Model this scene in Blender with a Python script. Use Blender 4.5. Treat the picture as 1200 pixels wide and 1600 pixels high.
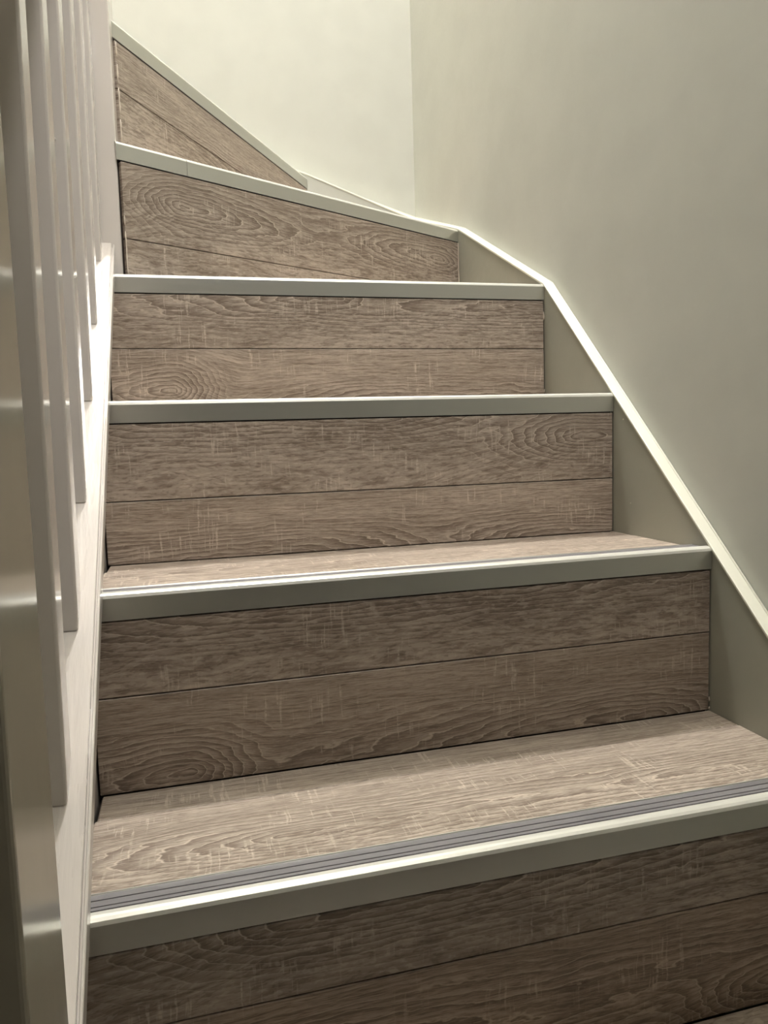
import bpy, bmesh, math, random
from mathutils import Vector, Matrix
random.seed(7)
S = bpy.context.scene
for o in list(bpy.data.objects):
    bpy.data.objects.remove(o)
COL = S.collection

# ------------------------------------------------------------------ camera
CAM = Vector((.09797, -.52609, .33147))
YAW, PIT, ROL, FPX = .25697, -.09841, -.0312, 1168.67
fw = Vector((math.sin(YAW)*math.cos(PIT), math.cos(YAW)*math.cos(PIT), math.sin(PIT)))
rt = Vector((math.cos(YAW), -math.sin(YAW), 0)); up = rt.cross(fw)
rt2 = rt*math.cos(ROL) + up*math.sin(ROL); up2 = -rt*math.sin(ROL) + up*math.cos(ROL)
cd = bpy.data.cameras.new('camera'); cam = bpy.data.objects.new('camera', cd); COL.objects.link(cam)
M = Matrix((rt2, up2, -fw)).transposed().to_4x4(); M.translation = CAM
cam.matrix_world = M
cd.sensor_fit = 'VERTICAL'; cd.sensor_height = 36; cd.lens = FPX/1600*36; cd.clip_start = .02
S.camera = cam

# ------------------------------------------------------------------ world, lamps, exposure
w = bpy.data.worlds.new('world'); S.world = w; w.use_nodes = True
w.node_tree.nodes['Background'].inputs[0].default_value = (.9, .95, 1, 1)
w.node_tree.nodes['Background'].inputs[1].default_value = .02
def lamp(name, loc, power, radius, col):
    l = bpy.data.lights.new(name, 'POINT'); l.energy = power; l.shadow_soft_size = radius; l.color = col
    o = bpy.data.objects.new(name, l); o.location = loc; COL.objects.link(o); return o
lamp('upstairs_lamp', (.36, 1.10, 3.90), 104, .03, (1, .975, .975))
lamp('landing_lamp', (.46, -.80, 2.95), 56, .09, (1, .98, .962))
lamp('hall_lamp', (.25, -1.2, 1.75), 1.3, .04, (1, .98, .96))
S.view_settings.view_transform = 'Standard'; S.view_settings.look = 'None'
S.view_settings.gamma = 1; S.view_settings.use_curve_mapping = False
S.view_settings.exposure = 1.34

# ------------------------------------------------------------------ dimensions
H, G, W = .19, .20561, .68135
SL = H/G
XW, YB = .698, 1.351          # right wall and back wall
YS = 1.31                     # face of the string board along the back wall
FLOOR = -.38

# ------------------------------------------------------------------ materials
def srgb(r, g, b):
    f = lambda c: (c/255/12.92) if c/255 <= .04045 else ((c/255+.055)/1.055)**2.4
    return (f(r), f(g), f(b), 1)
class NT:
    def __init__(s, name):
        s.m = bpy.data.materials.new(name); s.m.use_nodes = True; s.t = s.m.node_tree
        s.b = s.t.nodes['Principled BSDF']
    def n(s, typ, **k):
        nd = s.t.nodes.new(typ)
        for a, v in k.items():
            if a == 'inp':
                for i, x in v.items(): nd.inputs[i].default_value = x
            else: setattr(nd, a, v)
        return nd
    def l(s, a, b): s.t.links.new(a, b)
    def math(s, op, a, b=None, c=None, clamp=False):
        nd = s.n('ShaderNodeMath', operation=op, use_clamp=clamp)
        for i, x in enumerate((a, b, c)):
            if x is None: continue
            if isinstance(x, (int, float)): nd.inputs[i].default_value = x
            else: s.l(x, nd.inputs[i])
        return nd.outputs[0]
    def noise(s, vec, scale=1, detail=3, rough=.55, dist=0):
        nd = s.n('ShaderNodeTexNoise', inp={'Scale': scale, 'Detail': detail, 'Roughness': rough, 'Distortion': dist})
        s.l(vec, nd.inputs['Vector']); return nd.outputs[0]
    def comb(s, x, y, z=0.0):
        nd = s.n('ShaderNodeCombineXYZ')
        for i, v in enumerate((x, y, z)):
            if isinstance(v, (int, float)): nd.inputs[i].default_value = v
            else: s.l(v, nd.inputs[i])
        return nd.outputs[0]
    def ss(s, x, a, b):
        nd = s.n('ShaderNodeMapRange', interpolation_type='SMOOTHSTEP', inp={1: a, 2: b, 3: 0, 4: 1})
        s.l(x, nd.inputs[0]); return nd.outputs[0]
    def mix(s, f, a, b, blend='MIX'):
        nd = s.n('ShaderNodeMix', data_type='RGBA', blend_type=blend)
        for i, v in ((0, f), (6, a), (7, b)):
            if isinstance(v, (int, float, tuple)): nd.inputs[i].default_value = v
            else: s.l(v, nd.inputs[i])
        return nd.outputs[2]
    def bump(s, h, strength, dist):
        nd = s.n('ShaderNodeBump', inp={'Strength': strength, 'Distance': dist}); s.l(h, nd.inputs['Height'])
        s.l(nd.outputs[0], s.b.inputs['Normal'])

def paint(name, col, rough, bump=.15, scale=60, mott=.04, stretch=(1, 1, 1), spec=.5, bd=.001):
    m = NT(name)
    tc = m.n('ShaderNodeTexCoord'); mp = m.n('ShaderNodeMapping', inp={'Scale': stretch})
    m.l(tc.outputs['Object'], mp.inputs[0]); v = mp.outputs[0]
    n1 = m.noise(v, scale, 4); n2 = m.noise(v, scale*.07, 2)
    c2 = tuple(x*(1-mott*2.2) for x in col[:3])+(1,)
    f = m.ss(n2, .3, .7)
    m.l(m.mix(f, col, c2), m.b.inputs['Base Color'])
    r = m.n('ShaderNodeMapRange', inp={1: .3, 2: .7, 3: rough*.85, 4: rough*1.15}); m.l(n1, r.inputs[0])
    m.l(r.outputs[0], m.b.inputs['Roughness'])
    m.b.inputs['Specular IOR Level'].default_value = spec
    m.bump(n1, bump, bd)
    return m.m

def oak():
    m = NT('laminate_oak')
    uv = m.n('ShaderNodeUVMap', uv_map='UVMap'); sp = m.n('ShaderNodeSeparateXYZ'); m.l(uv.outputs[0], sp.inputs[0])
    u, v = sp.outputs[0], sp.outputs[1]
    def att(nm):
        a = m.n('ShaderNodeAttribute', attribute_type='OBJECT', attribute_name=nm)
        q = m.n('ShaderNodeSeparateXYZ'); m.l(a.outputs['Vector'], q.inputs[0]); return q.outputs
    ka, kb, kc = att('grain_a'), att('grain_b'), att('grain_c')   # centre u, v, elongation ; grain_c = seed, tone, warmth
    seed = kc[0]
    wx = m.noise(m.comb(m.math('MULTIPLY', u, 6), m.math('MULTIPLY', v, 26), seed), 1, 3)
    wy = m.noise(m.comb(m.math('MULTIPLY', u, 22), m.math('MULTIPLY', v, 70), seed), 1, 2)
    wz = m.noise(m.comb(m.math('MULTIPLY', u, 110), m.math('MULTIPLY', v, 260), seed), 1, 2)
    warp = m.math('ADD', m.math('MULTIPLY', m.math('SUBTRACT', wx, .5), .022),
                  m.math('ADD', m.math('MULTIPLY', m.math('SUBTRACT', wy, .5), .0050), m.math('MULTIPLY', m.math('SUBTRACT', wz, .5), .0016)))
    def rad(k):
        du0 = m.math('DIVIDE', m.math('SUBTRACT', u, k[0]), k[2])     # positive towards the long tail
        du = m.math('ADD', m.math('MAXIMUM', m.math('MULTIPLY', du0, .33), 0.0), m.math('MINIMUM', du0, 0.0))
        dv = m.math('SUBTRACT', v, k[1])
        return m.math('SQRT', m.math('ADD', m.math('MULTIPLY', du, du), m.math('MULTIPLY', dv, dv)))
    r = m.math('SMOOTH_MIN', rad(ka), rad(kb), .02)
    rw = m.math('ADD', r, warp)
    t = m.math('MULTIPLY', m.math('POWER', m.math('ABSOLUTE', rw), .90), 140)
    fr = m.math('FRACT', t)
    dark = m.math('MULTIPLY', m.ss(fr, .15, .85), m.math('SUBTRACT', 1, m.ss(fr, .88, .98)))
    lite = m.math('MULTIPLY', m.ss(fr, .86, .93), m.math('SUBTRACT', 1, m.ss(fr, .96, 1.0)))
    near = m.math('SUBTRACT', 1, m.ss(rw, .022, .075))
    pat = m.noise(m.comb(m.math('MULTIPLY', u, 9), m.math('MULTIPLY', v, 20), m.math('ADD', seed, 5)), 1, 2)
    ringk = m.math('MULTIPLY', m.math('ADD', m.math('MULTIPLY', near, .88), .11), m.ss(pat, .12, .45))
    # straight fibre following the same field
    al = m.math('ADD', v, m.math('MULTIPLY', m.math('SUBTRACT', rw, m.math('ABSOLUTE', v)), .35))
    f1 = m.noise(m.comb(m.math('MULTIPLY', u, 22), m.math('MULTIPLY', al, 520), seed), 1, 4, .6)
    f2 = m.noise(m.comb(m.math('MULTIPLY', u, 85), m.math('MULTIPLY', al, 1250), seed), 1, 2, .6)
    f3 = m.noise(m.comb(m.math('MULTIPLY', u, 5), m.math('MULTIPLY', al, 45), m.math('ADD', seed, 9)), 1, 3)
    # saw marks across the grain
    uw = m.math('ADD', u, m.math('MULTIPLY', m.noise(m.comb(m.math('MULTIPLY', u, 30), m.math('MULTIPLY', v, 60), seed), 1, 1), .0035))
    sm = m.noise(m.comb(m.math('MULTIPLY', uw, 330), m.math('MULTIPLY', v, 22), m.math('ADD', seed, 3)), 1, 2, .5)
    sp_ = m.noise(m.comb(m.math('MULTIPLY', u, 13), m.math('MULTIPLY', v, 24), m.math('ADD', seed, 12)), 1, 2, .5)
    brk = m.noise(m.comb(m.math('MULTIPLY', u, 120), m.math('MULTIPLY', v, 420), seed), 1, 2, .5)
    saw = m.math('MULTIPLY', m.math('MULTIPLY', m.ss(sm, .56, .68), m.ss(sp_, .47, .62)), m.ss(brk, .30, .58))
    base = m.mix(m.ss(f3, .3, .7), srgb(184, 171, 158), srgb(160, 147, 134))
    c = m.mix(m.math('MULTIPLY', m.ss(f1, .48, .64), .60), base, srgb(112, 97, 85))
    c = m.mix(m.math('MULTIPLY', m.ss(f1, .52, .25), .0), c, srgb(180, 165, 150))
    c = m.mix(m.math('MULTIPLY', m.math('SUBTRACT', 1, m.ss(f1, .32, .45)), .45), c, srgb(206, 193, 179))
    c = m.mix(m.math('MULTIPLY', m.ss(f2, .54, .66), .50), c, srgb(98, 84, 72))
    c = m.mix(m.math('MULTIPLY', m.math('MULTIPLY', dark, ringk), .72), c, srgb(104, 89, 78))
    c = m.mix(m.math('MULTIPLY', m.math('MULTIPLY', lite, ringk), .62), c, srgb(218, 205, 190))
    c = m.mix(m.math('MULTIPLY', m.math('SUBTRACT', 1, m.ss(f2, .34, .44)), .35), c, srgb(212, 200, 187))
    c = m.mix(m.math('MULTIPLY', saw, .52), c, srgb(222, 210, 196))
    # tone and warmth of the single board
    c = m.mix(1.0, c, m.comb(kc[1], m.math('MULTIPLY', kc[1], m.math('SUBTRACT', 1, m.math('MULTIPLY', kc[2], .5))), m.math('MULTIPLY', kc[1], m.math('SUBTRACT', 1, kc[2]))), 'MULTIPLY')
    m.l(c, m.b.inputs['Base Color'])
    m.b.inputs['Roughness'].default_value = .46
    m.b.inputs['Specular IOR Level'].default_value = .4
    hgt = m.math('ADD', m.math('MULTIPLY', f1, -.6), m.math('ADD', m.math('MULTIPLY', saw, .5), m.math('MULTIPLY', lite, .3)))
    m.bump(hgt, .25, .0004)
    return m.m

OAK = oak()
WALL = paint('wall_paint', srgb(199, 200, 192), .60, .10, 160, .02, spec=.3)
HALL = paint('hall_paint', srgb(150, 143, 122), .7, .1, 120, .02)
CEIL = paint('ceiling_paint', srgb(232, 230, 220), .8, .1, 100, .01)
STRING = paint('string_paint', srgb(166, 166, 153), .42, .15, 90, .03)
TRIM = paint('trim_paint', srgb(230, 229, 214), .4, .2, 120, .03)
WHITE = paint('gloss_white_paint', srgb(224, 217, 210), .14, .08, 45, .03, (1, 1, .12), spec=.6, bd=.0006)
SHADED_WHITE = paint('shaded_gloss_paint', srgb(172, 165, 149), .16, .08, 45, .03, (1, 1, .12), spec=.5, bd=.0006)  # gloss paint greyed down: shade on the near newel put into its colour
CAPP = paint('brushed_white_paint', srgb(222, 214, 207), .30, .6, 110, .03, (1, .12, .12), spec=.6, bd=.0012)
CAULK = paint('caulk', srgb(226, 214, 198), .5, .3, 200, .03)
DARK = paint('raw_board', srgb(46, 36, 28), .8, .2, 80, .05)
FLOORM = paint('floor_concrete', srgb(62, 54, 46), .5, .2, 30, .1)
def alu(name, col, metal):
    m = NT(name)
    tc = m.n('ShaderNodeTexCoord'); mp = m.n('ShaderNodeMapping', inp={'Scale': (3, 900, 900)})
    m.l(tc.outputs['UV'], mp.inputs[0]); n = m.noise(mp.outputs[0], 1, 3)
    m.b.inputs['Base Color'].default_value = col
    m.b.inputs['Metallic'].default_value = metal
    r = m.n('ShaderNodeMapRange', inp={1: .3, 2: .7, 3: .30, 4: .42}); m.l(n, r.inputs[0]); m.l(r.outputs[0], m.b.inputs['Roughness'])
    m.bump(n, .12, .0003)
    return m.m
ALU = alu('brushed_aluminium', srgb(205, 205, 199), .85)
EDGE = alu('bright_aluminium_edge', srgb(226, 225, 217), .35)
RIB = paint('ribbed_grey_insert', srgb(128, 125, 128), .38, .2, 200, .06, (1, 8, 8))

# ------------------------------------------------------------------ mesh helpers
def link(name, bm, mat, parent=None, loc=None, bevel=0, seg=2, smooth=False):
    bmesh.ops.recalc_face_normals(bm, faces=bm.faces)
    me = bpy.data.meshes.new(name); bm.to_mesh(me); bm.free()
    mats = mat if isinstance(mat, (list, tuple)) else [mat]
    for x in mats: me.materials.append(x)
    o = bpy.data.objects.new(name, me); COL.objects.link(o)
    if parent: o.parent = parent
    if bevel:
        b = o.modifiers.new('bevel', 'BEVEL'); b.width = bevel; b.segments = seg; b.limit_method = 'ANGLE'; b.angle_limit = .6
    if smooth:
        for p in me.polygons: p.use_smooth = True
    return o
def tag(o, label=None, cat=None, group=None, kind=None):
    if label: o['label'] = label
    if cat: o['category'] = cat
    if group: o['group'] = group
    if kind: o['kind'] = kind
    return o
def thing(name, loc=(0, 0, 0)):
    o = bpy.data.objects.new(name, None); o.location = loc; o.empty_display_size = .05; COL.objects.link(o); return o
def solid(bm, pts_a, pts_b):
    """closed prism between two equal rings of 3D points"""
    a = [bm.verts.new(p) for p in pts_a]; b = [bm.verts.new(p) for p in pts_b]; n = len(a)
    fs = [bm.faces.new(a[::-1]), bm.faces.new(b)]
    for i in range(n): fs.append(bm.faces.new((a[i], a[(i+1) % n], b[(i+1) % n], b[i])))
    return fs
def prism(bm, poly, z0, z1):
    return solid(bm, [(x, y, z0) for x, y in poly], [(x, y, z1) for x, y in poly])
def box(bm, x0, x1, y0, y1, z0, z1):
    return prism(bm, [(x0, y0), (x1, y0), (x1, y1), (x0, y1)], z0, z1)
def set_uv(o, org, ua, va):
    me = o.data; uvl = me.uv_layers.new(name='UVMap')
    org, ua, va = Vector(org), Vector(ua), Vector(va)
    for lp in me.loops:
        c = me.vertices[lp.vertex_index].co - org
        uvl.data[lp.index].uv = (c.dot(ua), c.dot(va))
def box_obj(name, ext, mat, parent=None, bevel=0):
    bm = bmesh.new(); box(bm, *ext); return link(name, bm, mat, parent, bevel=bevel)

# ------------------------------------------------------------------ room shell
def struct(name, ext, mat):
    return tag(box_obj(name, ext, mat), kind='structure')
struct('wall_right', (XW, XW+.1, -2.6, YB, FLOOR, 4.3), WALL)
struct('wall_back', (-1.4, XW+.1, YB, YB+.1, FLOOR, 4.3), WALL)
struct('wall_left', (-1.5, -1.4, -2.6, YB+.1, FLOOR, 4.3), HALL)
struct('wall_front', (-1.5, XW+.1, -2.7, -2.6, FLOOR, 4.3), HALL)
struct('floor', (-1.5, XW+.1, -2.7, YB+.1, FLOOR-.1, FLOOR), FLOORM)
struct('ceiling', (-1.5, XW+.1, -2.7, YB+.1, 4.3, 4.4), CEIL)
# slab of the upper storey, open over the flight
bm = bmesh.new()
prism(bm, [(-1.4, -2.6), (XW, -2.6), (XW, -.50), (-.14, -.50), (-.14, .70), (-1.4, .70)], 1.90, 2.10)
o = link('ceiling', bm, CEIL); tag(o, kind='structure')

# ------------------------------------------------------------------ steps
def frame(P, Q):
    """local axes of a riser line from P (left) to Q (right): t along, n inward (up the stairs)"""
    P, Q = Vector((*P, 0)), Vector((*Q, 0)); t = (Q-P); L = t.length; t /= L
    n = Vector((-t.y, t.x, 0)); return P, t, n, L
def nosing(parent, P, Q, z, s0=None, s1=None, name='nosing_strip'):
    """extruded edge trim: smooth front with a rounded top corner, ribbed top band"""
    P, t, n, L = frame(P, Q); s0 = 0 if s0 is None else s0; s1 = L if s1 is None else s1
    R_ = .0045
    prof = [(.0030, -.0213), (0, -.0213)]
    prof += [(0, 0), (.0011, .0028), (.0034, .0043), (.0060, .0048)]
    prof += [(.0100, .0048), (.0104, .0032), (.0112, .0032), (.0116, .0040), (.0122, .0030)]
    for y in (.0136, .0182, .0262):
        prof += [(y, .0030), (y+.0003, .0018), (y+.0010, .0018), (y+.0013, .0030)]
    prof += [(.0340, .0030), (.0346, .0038), (.0360, .0034), (.0364, .0003), (.0030, .0003)]
    bm = bmesh.new()
    def ring(s): return [P + t*s + n*a + Vector((0, 0, z+b)) for a, b in prof]
    fs = solid(bm, ring(s0), ring(s1))
    for f in fs[2:]: f.smooth = False
    o = link(name, bm, [ALU, RIB, EDGE], parent)
    me = o.data
    for p in me.polygons:
        c = p.center; a = (c-P).dot(n)
        if (a < .0104 or a > .0344) and c.z > z+.0005 and abs(p.normal.dot(t)) < .5: p.material_index = 2
        if .0121 < a < .0340 and c.z > z+.0015 and abs(p.normal.dot(t)) < .5: p.material_index = 1
    for p in me.polygons:
        c = p.center; a = (c-P).dot(n)
        p.use_smooth = False
    set_uv(o, P, t, Vector((0, 0, 1))+n)
    return o
seedc = [0]
def grain(o, a, b, tone=1.0, warm=0.0):
    seedc[0] += 1
    o['grain_a'] = [float(x) for x in a]; o['grain_b'] = [float(x) for x in b]
    o['grain_c'] = [seedc[0]*3.7, float(tone), float(warm)]
def riser_plank(parent, P, Q, z0, z1, ga, gb, tone=1, warm=0, e0=.0015, e1=.0012, front=.0006, th=.0078):
    P, t, n, L = frame(P, Q)
    bm = bmesh.new()
    a = P + t*e0 + n*front; b = P + t*(L-e1) + n*front
    c = b + n*th; d = a + n*th
    solid(bm, [q+Vector((0, 0, z0)) for q in (a, b, c, d)], [q+Vector((0, 0, z1)) for q in (a, b, c, d)])
    o = link('riser_plank', bm, OAK, parent, bevel=.0007, seg=1)
    set_uv(o, P+Vector((0, 0, z0)), t, (0, 0, 1)); grain(o, ga, gb, tone, warm); return o
def tread_plank(parent, poly, z, org, ua, va, ga, gb, tone=1, warm=0):
    bm = bmesh.new(); prism(bm, poly, z-.0078, z)
    o = link('tread_plank', bm, OAK, parent, bevel=.0012, seg=1)
    set_uv(o, (*org, z), (*ua, 0), (*va, 0)); grain(o, ga, gb, tone, warm); return o
def caulk(parent, P, amp, runs):
    """irregular filler beads up the end of a riser, one part for each run (z from, z to)"""
    for a, b in runs:
        rnd = random.Random(int(a*10000)); bm = bmesh.new()
        k = max(4, int((b-a)/.006)); rings = []
        for i in range(k+1):
            f = i/k; r = amp*(.55+.6*rnd.random())*(.45 if i in (0, k) else 1)
            c = Vector((P[0]+(rnd.random()-.5)*amp*.5, P[1]+(rnd.random()-.5)*amp*.4, a+(b-a)*f))
            rings.append([bm.verts.new(c+Vector((r*math.cos(q*math.pi/3), r*.8*math.sin(q*math.pi/3), 0))) for q in range(6)])
        for i in range(k):
            for q in range(6): bm.faces.new((rings[i][q], rings[i][(q+1) % 6], rings[i+1][(q+1) % 6], rings[i+1][q]))
        bm.faces.new(rings[0][::-1]); bm.faces.new(rings[-1])
        link('caulk_bead', bm, CAULK, parent, smooth=True)

X0, X1 = .0008, W-.0006
def straight_step(k, seam, gu, gl, gt, label, ext_y=None, core_poly=None, tones=((1, 0), (1, 0), (1, 0), (1, 0)), bottom=None):
    y, z = k*G, k*H
    st = thing('stair_step', (0, 0, 0)); tag(st, label, 'stair step', 'steps of the oak laminate staircase')
    P, Q = (0, y), (W, y)
    nosing(st, (X0, y), (X1, y), z)
    ztop = z-.0213-.0016; zb = (k-1)*H+.0002
    if bottom is not None: zb = bottom
    riser_plank(st, (X0, y), (X1, y), seam+.0006, ztop, *gu, *tones[0])
    riser_plank(st, (X0, y), (X1, y), zb, seam-.0006, *gl, *tones[1])
    ye = (k+1)*G if ext_y is None else ext_y
    if core_poly is None:
        tread_plank(st, [(X0+.0015, y+.0366), (X1, y+.0366), (X1, y+.1565), (X0+.0015, y+.1565)], z, (0, y), (1, 0), (0, 1), *gt[0], *tones[2])
        tread_plank(st, [(X0+.0035, y+.1578), (X1, y+.1578), (X1, ye+.0004), (X0+.0035, ye+.0004)], z-.0004, (0, y), (1, 0), (0, 1), *gt[1], *tones[3])
        poly = [(X0, y+.0086), (X1, y+.0086), (X1, ye+.0084), (X0, ye+.0084)]
    else:
        poly = core_poly
    bm = bmesh.new(); prism(bm, poly, (z-H if bottom is None else bottom)-.0075, z-.0080)
    link('carcass', bm, DARK, st)
    return st

# knots: (u, v, elongation) for the two centres of each board
far = (9, 9, 5)
straight_step(-1, -.274, ((.5, .05, 6), far), ((.2, .02, 6), far), (((.62, .02, 7), (-.1, .1, 9)), ((.3, .3, 8), far)),
              'lowest step in view, only a corner of its oak tread shows at the bottom right', bottom=FLOOR,
              tones=((1, 0), (1, .04), (.95, .03), (.95, .04)))
straight_step(0, -.0840, ((.20, .066, 4.0), (.62, .11, -6)), ((.585, .022, 2.6), (-.3, .05, 9)),
              (((.16, .080, 4.5), (.635, .075, -4)), ((.6, -.10, 9), far)),
              'nearest full oak step with the broad tread and slanting grey edge strip at the bottom',
              tones=((.90, .03), (.80, .16), (1, .01), (.93, .0)))
straight_step(1, .0940, ((.42, .085, -4), (.16, .085, 7)), ((.60, .004, -3.6), (.085, .012, -1.8)),
              (((.35, .12, 10), far), ((.6, .2, 9), far)),
              'second oak step from the bottom, a narrow bright strip of its tread in view',
              tones=((.88, .05), (.90, .07), (1.05, .02), (1, .02)))
straight_step(2, .2655, ((.625, .060, 2.9), (.33, .10, -5)), ((.22, -.004, -5), (.60, -.006, 5)),
              (((.3, .1, 8), far), ((.6, .2, 9), far)),
              'middle oak step with a large swirl of grain at the right of its riser',
              tones=((1, .03), (1.02, .05), (1, 0), (1, 0)))

E0, E1 = (.0276, .6406), (.6806, 1.0043)
F0, F1 = (.0290, .6910), (.4160, 1.3070)
def off(P, Q, d):
    P_, t, n, L = frame(P, Q); return (P_+n*d)[:2], (P_+t*L+n*d)[:2]
Eo = off(E0, E1, .0084); Fo = off(F0, F1, .0084)
polyD = [(X0, 3*G+.0086), (X1, 3*G+.0086), (X1, Eo[1][1]), Eo[0], (X0, .641)]
d = straight_step(3, .4700, ((.34, .074, -2.8), (.665, .066, -5)), ((.085, .030, -1.4), (.42, -.004, 5)), None,
              'last straight oak step, light grey edge strip level across it, below the winders', core_poly=polyD,
              tones=((1.03, .02), (1.08, .03), (1, 0), (1, 0)))
ePe = off(E0, E1, .0)
tread_plank(d, [(X0+.0015, 3*G+.0366), (X1, 3*G+.0366), (X1, 3*G+.1572), (.264, 3*G+.1572), (.0300, .643), (X0+.0015, .6435-.003)][:5], 3*H, (0, 3*G), (1, 0), (0, 1), (.3, .1, 8), far)
tread_plank(d, [(.268, 3*G+.1580), (X1, 3*G+.1580), (X1, 1.0040)], 3*H-.0004, (0, 3*G), (1, 0), (0, 1), (.5, .3, 8), far)

def winder(P, Q, z, seam, gu, gl, label, tread, tones, joint=None):
    st = thing('stair_step'); tag(st, label, 'stair step', 'steps of the oak laminate staircase')
    P_, t, n, L = frame(P, Q)
    if joint:
        nosing(st, P, Q, z, 0, joint-.0003); nosing(st, P, Q, z, joint+.0003, L)
    else: nosing(st, P, Q, z)
    riser_plank(st, P, Q, seam+.0006, z-.0229, *gu, *tones[0], e0=.0058)
    riser_plank(st, P, Q, z-H+.0002, seam-.0006, *gl, *tones[1], e0=.0058)
    bm = bmesh.new(); prism(bm, tread, z-H-.0075, z-.0080); link('carcass', bm, DARK, st)
    return st
e = winder(E0, E1, 4*H, .6302, ((.10, .060, 2.0), (.69, .065, -2.4)), ((-.1, .2, 9), far),
           'first winder step, slanting grey edge strip ending at the bend of the wall trim',
           [Eo[0], Eo[1], (X1, YS-.001), (Fo[1][0], YS-.001), Fo[1], Fo[0]], ((.98, .03), (1.08, .03)), .1118)
f = winder(F0, F1, 5*H, .8590, ((.30, -.03, 9), far), ((.2, .13, 8), (.6, .1, 9)),
           'highest step in view, steep winder beside the newel post with a triangular riser',
           [Fo[0], Fo[1], (.40, YS-.001), (-.03, YS-.001), (.030, .737)], ((1.0, .02), (1.02, .03)))
# treads of the winders
nE = off(E0, E1, .0366); nF = off(F0, F1, .0366)
pE, tE, nnE, LE = frame(E0, E1)
tread_plank(e, [nE[0], nE[1], (X1, YS-.001), (.4175, YS-.001), (.4165, 1.3070), (.0420, .7110)], 4*H, E0, tE[:2], nnE[:2], (.3, .1, 8), far)
pF, tF, nnF, LF = frame(F0, F1)
tread_plank(f, [nF[0], nF[1], (.38, YS-.001), (-.03, YS-.001), (.0285, .7370)], 5*H, F0, tF[:2], nnF[:2], (.3, .1, 8), far)
# filler beads and joints at the riser ends
caulk(e, (E0[0]+.0052, E0[1]+.0022), .0011, [(.578, .640), (.648, .662)])
caulk(f, (F0[0]+.0040, F0[1]+.0042), .0012, [(.784, .815), (.822, .860), (.866, .893), (.905, .924)])
caulk(e, (E1[0]-.0006, E1[1]-.0004), .0010, [(.571, .737)])
caulk(d, (W-.0012, 3*G+.0006), .0012, [(.516, .530), (.398, .404)])
caulk(bpy.data.objects['stair_step.002'], (W-.0012, G+.0006), .0010, [(.0, .004), (.010, .016)])

# next flight beyond the newel, hidden behind the top winder
up_ = thing('stair_step'); tag(up_, 'landing step behind the highest visible winder, hidden by the newel post', 'stair step', 'steps of the oak laminate staircase')
bm = bmesh.new(); prism(bm, [(.022, .740), (-.038, YS-.001), (-.80, YS-.001), (-.80, .740)], FLOOR, 6*H-.008); link('carcass', bm, HALL, up_)
tread_plank(up_, [(.022, .740), (-.038, YS-.001), (-.80, YS-.001), (-.80, .740)], 6*H, (0, .74), (0, 1), (1, 0), (.3, .1, 8), far)

# ------------------------------------------------------------------ wall string with its white cap
ws = thing('stair_stringer'); tag(ws, 'pale grey-green string board with white cap running up the right wall', 'stringer')
wb = thing('stair_stringer'); tag(wb, 'short pale string board along the back wall, right of the highest winder', 'stringer')
cl = [(-.25, -.25*SL+.0052), (.6177, .6177*SL+.0052), (1.0042, .7668), (YS, .8690)]
def ext_board(bm, pts, x0, x1, low, dz=0):
    """board standing in the yz plane"""
    top = [(p[0], p[1]+dz) for p in pts]; bot = [(p[0], low(p[0], p[1])) for p in pts]
    A, B = [], []
    for lst, x in ((A, x0), (B, x1)):
        for q in top+bot[::-1]: lst.append(bm.verts.new((x, q[0], q[1])))
    n = len(A); m = len(top)
    for i in range(n): bm.faces.new((A[i], A[(i+1) % n], B[(i+1) % n], B[i]))
    for i in range(m-1):
        for L_ in (A, B): bm.faces.new((L_[i], L_[i+1], L_[n-2-i], L_[n-1-i]))
bm = bmesh.new(); ext_board(bm, cl+[(YB-.0002, .884)], W, XW-.0002, lambda y, z: max(FLOOR, z-.34), -.0028)
link('board', bm, STRING, ws)
bm = bmesh.new(); ext_board(bm, [(-.03, 1.098), (.42, .9630), (W-.0002, .8720)], 0, 1, lambda y, z: z-.34, -.0028)
for v in bm.verts:
    x, y, z = v.co; v.co = (y, YS if x < .5 else YB-.0002, z)
link('board', bm, WALL, wb)
def strip(name, rings, mat, parent, smooth=False):
    bm = bmesh.new(); R = [[bm.verts.new(q) for q in ring] for ring in rings]; k = len(R[0])
    for a, b in zip(R, R[1:]):
        for i in range(k): bm.faces.new((a[i], a[(i+1) % k], b[(i+1) % k], b[i]))
    bm.faces.new(R[0]); bm.faces.new(R[-1][::-1]); return link(name, bm, mat, parent, smooth=smooth)
path_in = [(W-.0014, a, b) for a, b in cl[:3]] + [(W-.0014, YS-.0014, .8712)] + [(.42, YS-.0014, .9640), (-.03, YS-.0014, 1.0993)]
path_out = [(XW-.0002, -.25, -.25*SL+.0052), (XW-.0002, .6177, .6177*SL+.0052), (XW-.0002, 1.0042, .7668), (XW-.0002, YB-.0002, .8874), (.42, YB-.0002, .9700), (-.03, YB-.0002, 1.105)]
capr, caur = [], []
for i, (pi, po) in enumerate(zip(path_in, path_out)):
    pi, po = Vector(pi), Vector(po); zz = Vector((0, 0, .0040)); dd = (po-pi).normalized()*.0012
    capr.append([pi-zz, pi-zz*.25, pi+dd, po, po-zz])
    ax = Vector((-1, 0, 0)) if i < 3 else Vector((-.7, -.7, 0)) if i == 3 else Vector((0, -1, 0)); r = .0017
    caur.append([po + ax*(r*(1+math.cos(q))*.9) + Vector((0, 0, r*math.sin(q))) for q in (0, .5, 1.05, 1.57, 2.6, 3.9, 5.3)])
strip('cap', capr[:4], TRIM, ws); strip('cap', capr[3:], TRIM, wb)
strip('caulk_bead', caur[:4], TRIM, ws, True); strip('caulk_bead', caur[3:], TRIM, wb, True)
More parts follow.
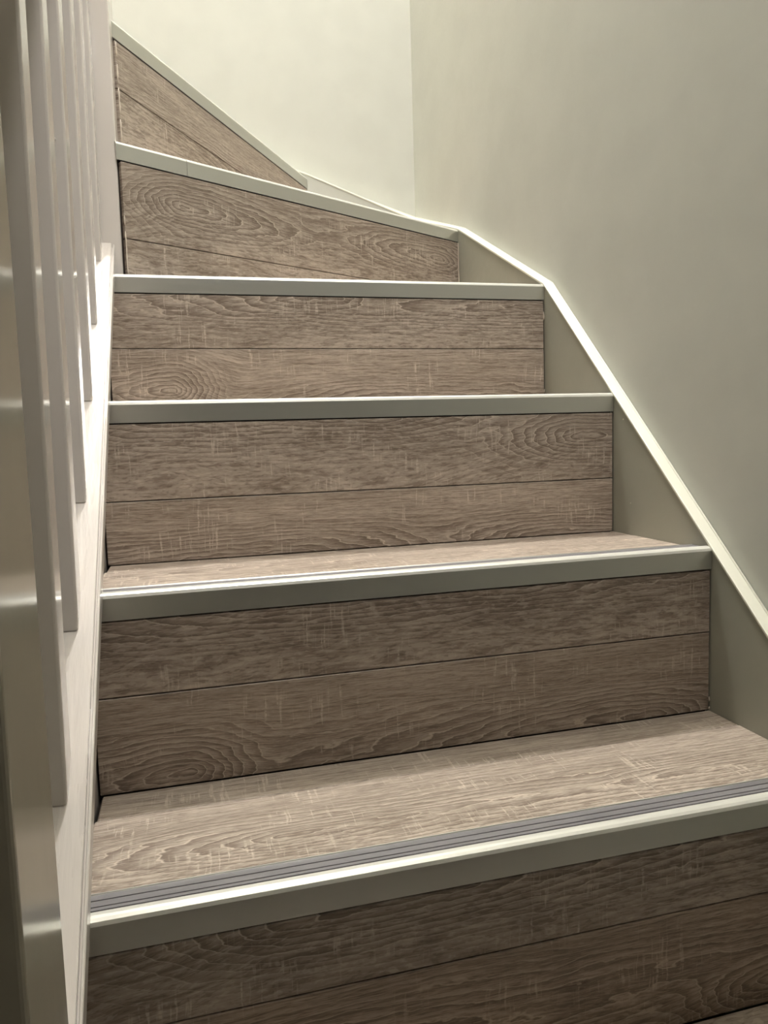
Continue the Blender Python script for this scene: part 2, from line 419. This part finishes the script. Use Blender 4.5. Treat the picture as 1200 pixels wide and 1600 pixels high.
def nail(parent, p, axis, r=.0013):
    bm = bmesh.new(); bmesh.ops.create_uvsphere(bm, u_segments=10, v_segments=6, radius=r)
    for v in bm.verts:
        c = list(v.co); c[axis] *= .35; v.co = Vector(c)+Vector(p)
    return link('nail_head', bm, TRIM if axis == 0 else WHITE, parent, smooth=True)
nail(ws, (W, .3880, .3470), 0, .0011); nail(ws, (W, .3700, .2330), 0, .0009)

# ------------------------------------------------------------------ left string, newels, balusters, handrail
YN0, YN1 = -.072, .645          # rear face of near newel, front face of far newel
ls = thing('stair_stringer'); tag(ls, 'white string board on the left that carries the balusters', 'stringer')
def sloped(name, prof, y0, y1, mat, parent, bevel=0, seg=2, bend=0):
    """profile in (x, height above the nosing line), swept up the slope"""
    bm = bmesh.new()
    solid(bm, [(x, y0, SL*y0+a) for x, a in prof], [(x, y1, SL*y1+a) for x, a in prof])
    return link(name, bm, mat, parent, bevel=bevel, seg=seg)
sloped('board', [(-.030, -.26), (0, -.26), (0, .0005), (-.030, .0005)], YN0, YN1, WHITE, ls)
sloped('cap', [(-.047, .001), (.0125, .001), (.0125, .0262), (.0118, .0270), (-.045, .0270), (-.047, .0255)], YN0, YN1, CAPP, ls)
sloped('bead', [(.0126, .002), (.0150, .002), (.0167, .004), (.0167, .0236), (.0160, .0250), (.0148, .0250), (.0144, .0238), (.0144, .0205), (.0126, .0205)], YN0, YN1, WHITE, ls)

BW = .030
def baluster(y, label, first=None):
    z0 = SL*y+.0272; z1 = SL*y+.027+.70
    if first:
        r = first.copy(); COL.objects.link(r); r.location = (0, y, SL*y)
        for ch in first.children:
            c = ch.copy(); COL.objects.link(c); c.parent = r
    else:
        r = thing('baluster', (0, y, SL*y))
        bm = bmesh.new(); x1, x0 = .0005, .0005-BW; lean = .0090
        zb = .0272; zt = .7205
        A = [(x0, 0, zb), (x1, 0, zb), (x1, BW, zb+SL*BW), (x0, BW, zb+SL*BW)]
        B = [(x0+lean, 0, zt), (x1+lean, 0, zt), (x1+lean, BW, zt+SL*BW), (x0+lean, BW, zt+SL*BW)]
        solid(bm, A, B)
        link('shaft', bm, WHITE, r, bevel=.0022, seg=3)
    tag(r, label, 'baluster', 'white square balusters on the left string'); return r
names = [
 (.0453, 'square white baluster nearest the camera, just behind the thick newel post'),
 (.1575, 'second square white baluster from the thick near newel post'),
 (.2691, 'third square white baluster from the near newel, with a filled nail hole high up'),
 (.3847, 'fourth square white baluster from the near newel, foot level with the middle step'),
 (.4950, 'second to last square white baluster before the far newel post'),
 (.6085, 'last square white baluster, touching the far newel post')]
b0 = None
bals = []
for y, lb in names:
    b = baluster(y if y < .6 else .6065, lb, b0); b0 = b0 or b; bals.append(b)
nh = nail(bals[2], (-.0060, -.0004, .375), 1, .0022)

def newel(x0, x1, y0, y1, z0, z1, label, lean=0, mat=None):
    mat = mat or WHITE
    r = thing('newel_post', ((x0+x1)/2, (y0+y1)/2, z0)); tag(r, label, 'newel post')
    cx, cy = (x0+x1)/2, (y0+y1)/2
    bm = bmesh.new(); a, b = (x1-x0)/2, (y1-y0)/2
    A = [(-a, -b, 0), (a, -b, 0), (a, b, 0), (-a, b, 0)]; B = [(x+lean, y, z1-z0) for x, y, z in A]
    solid(bm, A, B); link('shaft', bm, mat, r, bevel=.003, seg=3)
    bm = bmesh.new(); t = z1-z0
    for (e_, h0, h1) in ((.012, 0, .018), (.004, .018, .03)):
        solid(bm, [(x*(1+e_/a)+lean, y*(1+e_/b), t+h0) for x, y, _ in A], [(x*(1+e_/a)+lean, y*(1+e_/b), t+h1) for x, y, _ in A])
    link('post_cap', bm, mat, r, bevel=.003)
    return r
newel(-.083, .0110, -.166, YN0, FLOOR, .86, 'thick newel post, shade put into its grey colour, at the left edge, nearest the camera', .004, SHADED_WHITE)
newel(-.062, .0195, YN1, .733, FLOOR, 1.62, 'white newel post at the turn where the winder steps meet', .014)
hr = thing('handrail'); tag(hr, 'white handrail over the balusters between the two newel posts', 'handrail')
sloped('rail', [(-.036, .720), (.024, .720), (.031, .731), (.031, .753), (.020, .770), (-.032, .770), (-.043, .753), (-.043, .731)], YN0, YN1, WHITE, hr, bevel=.003)
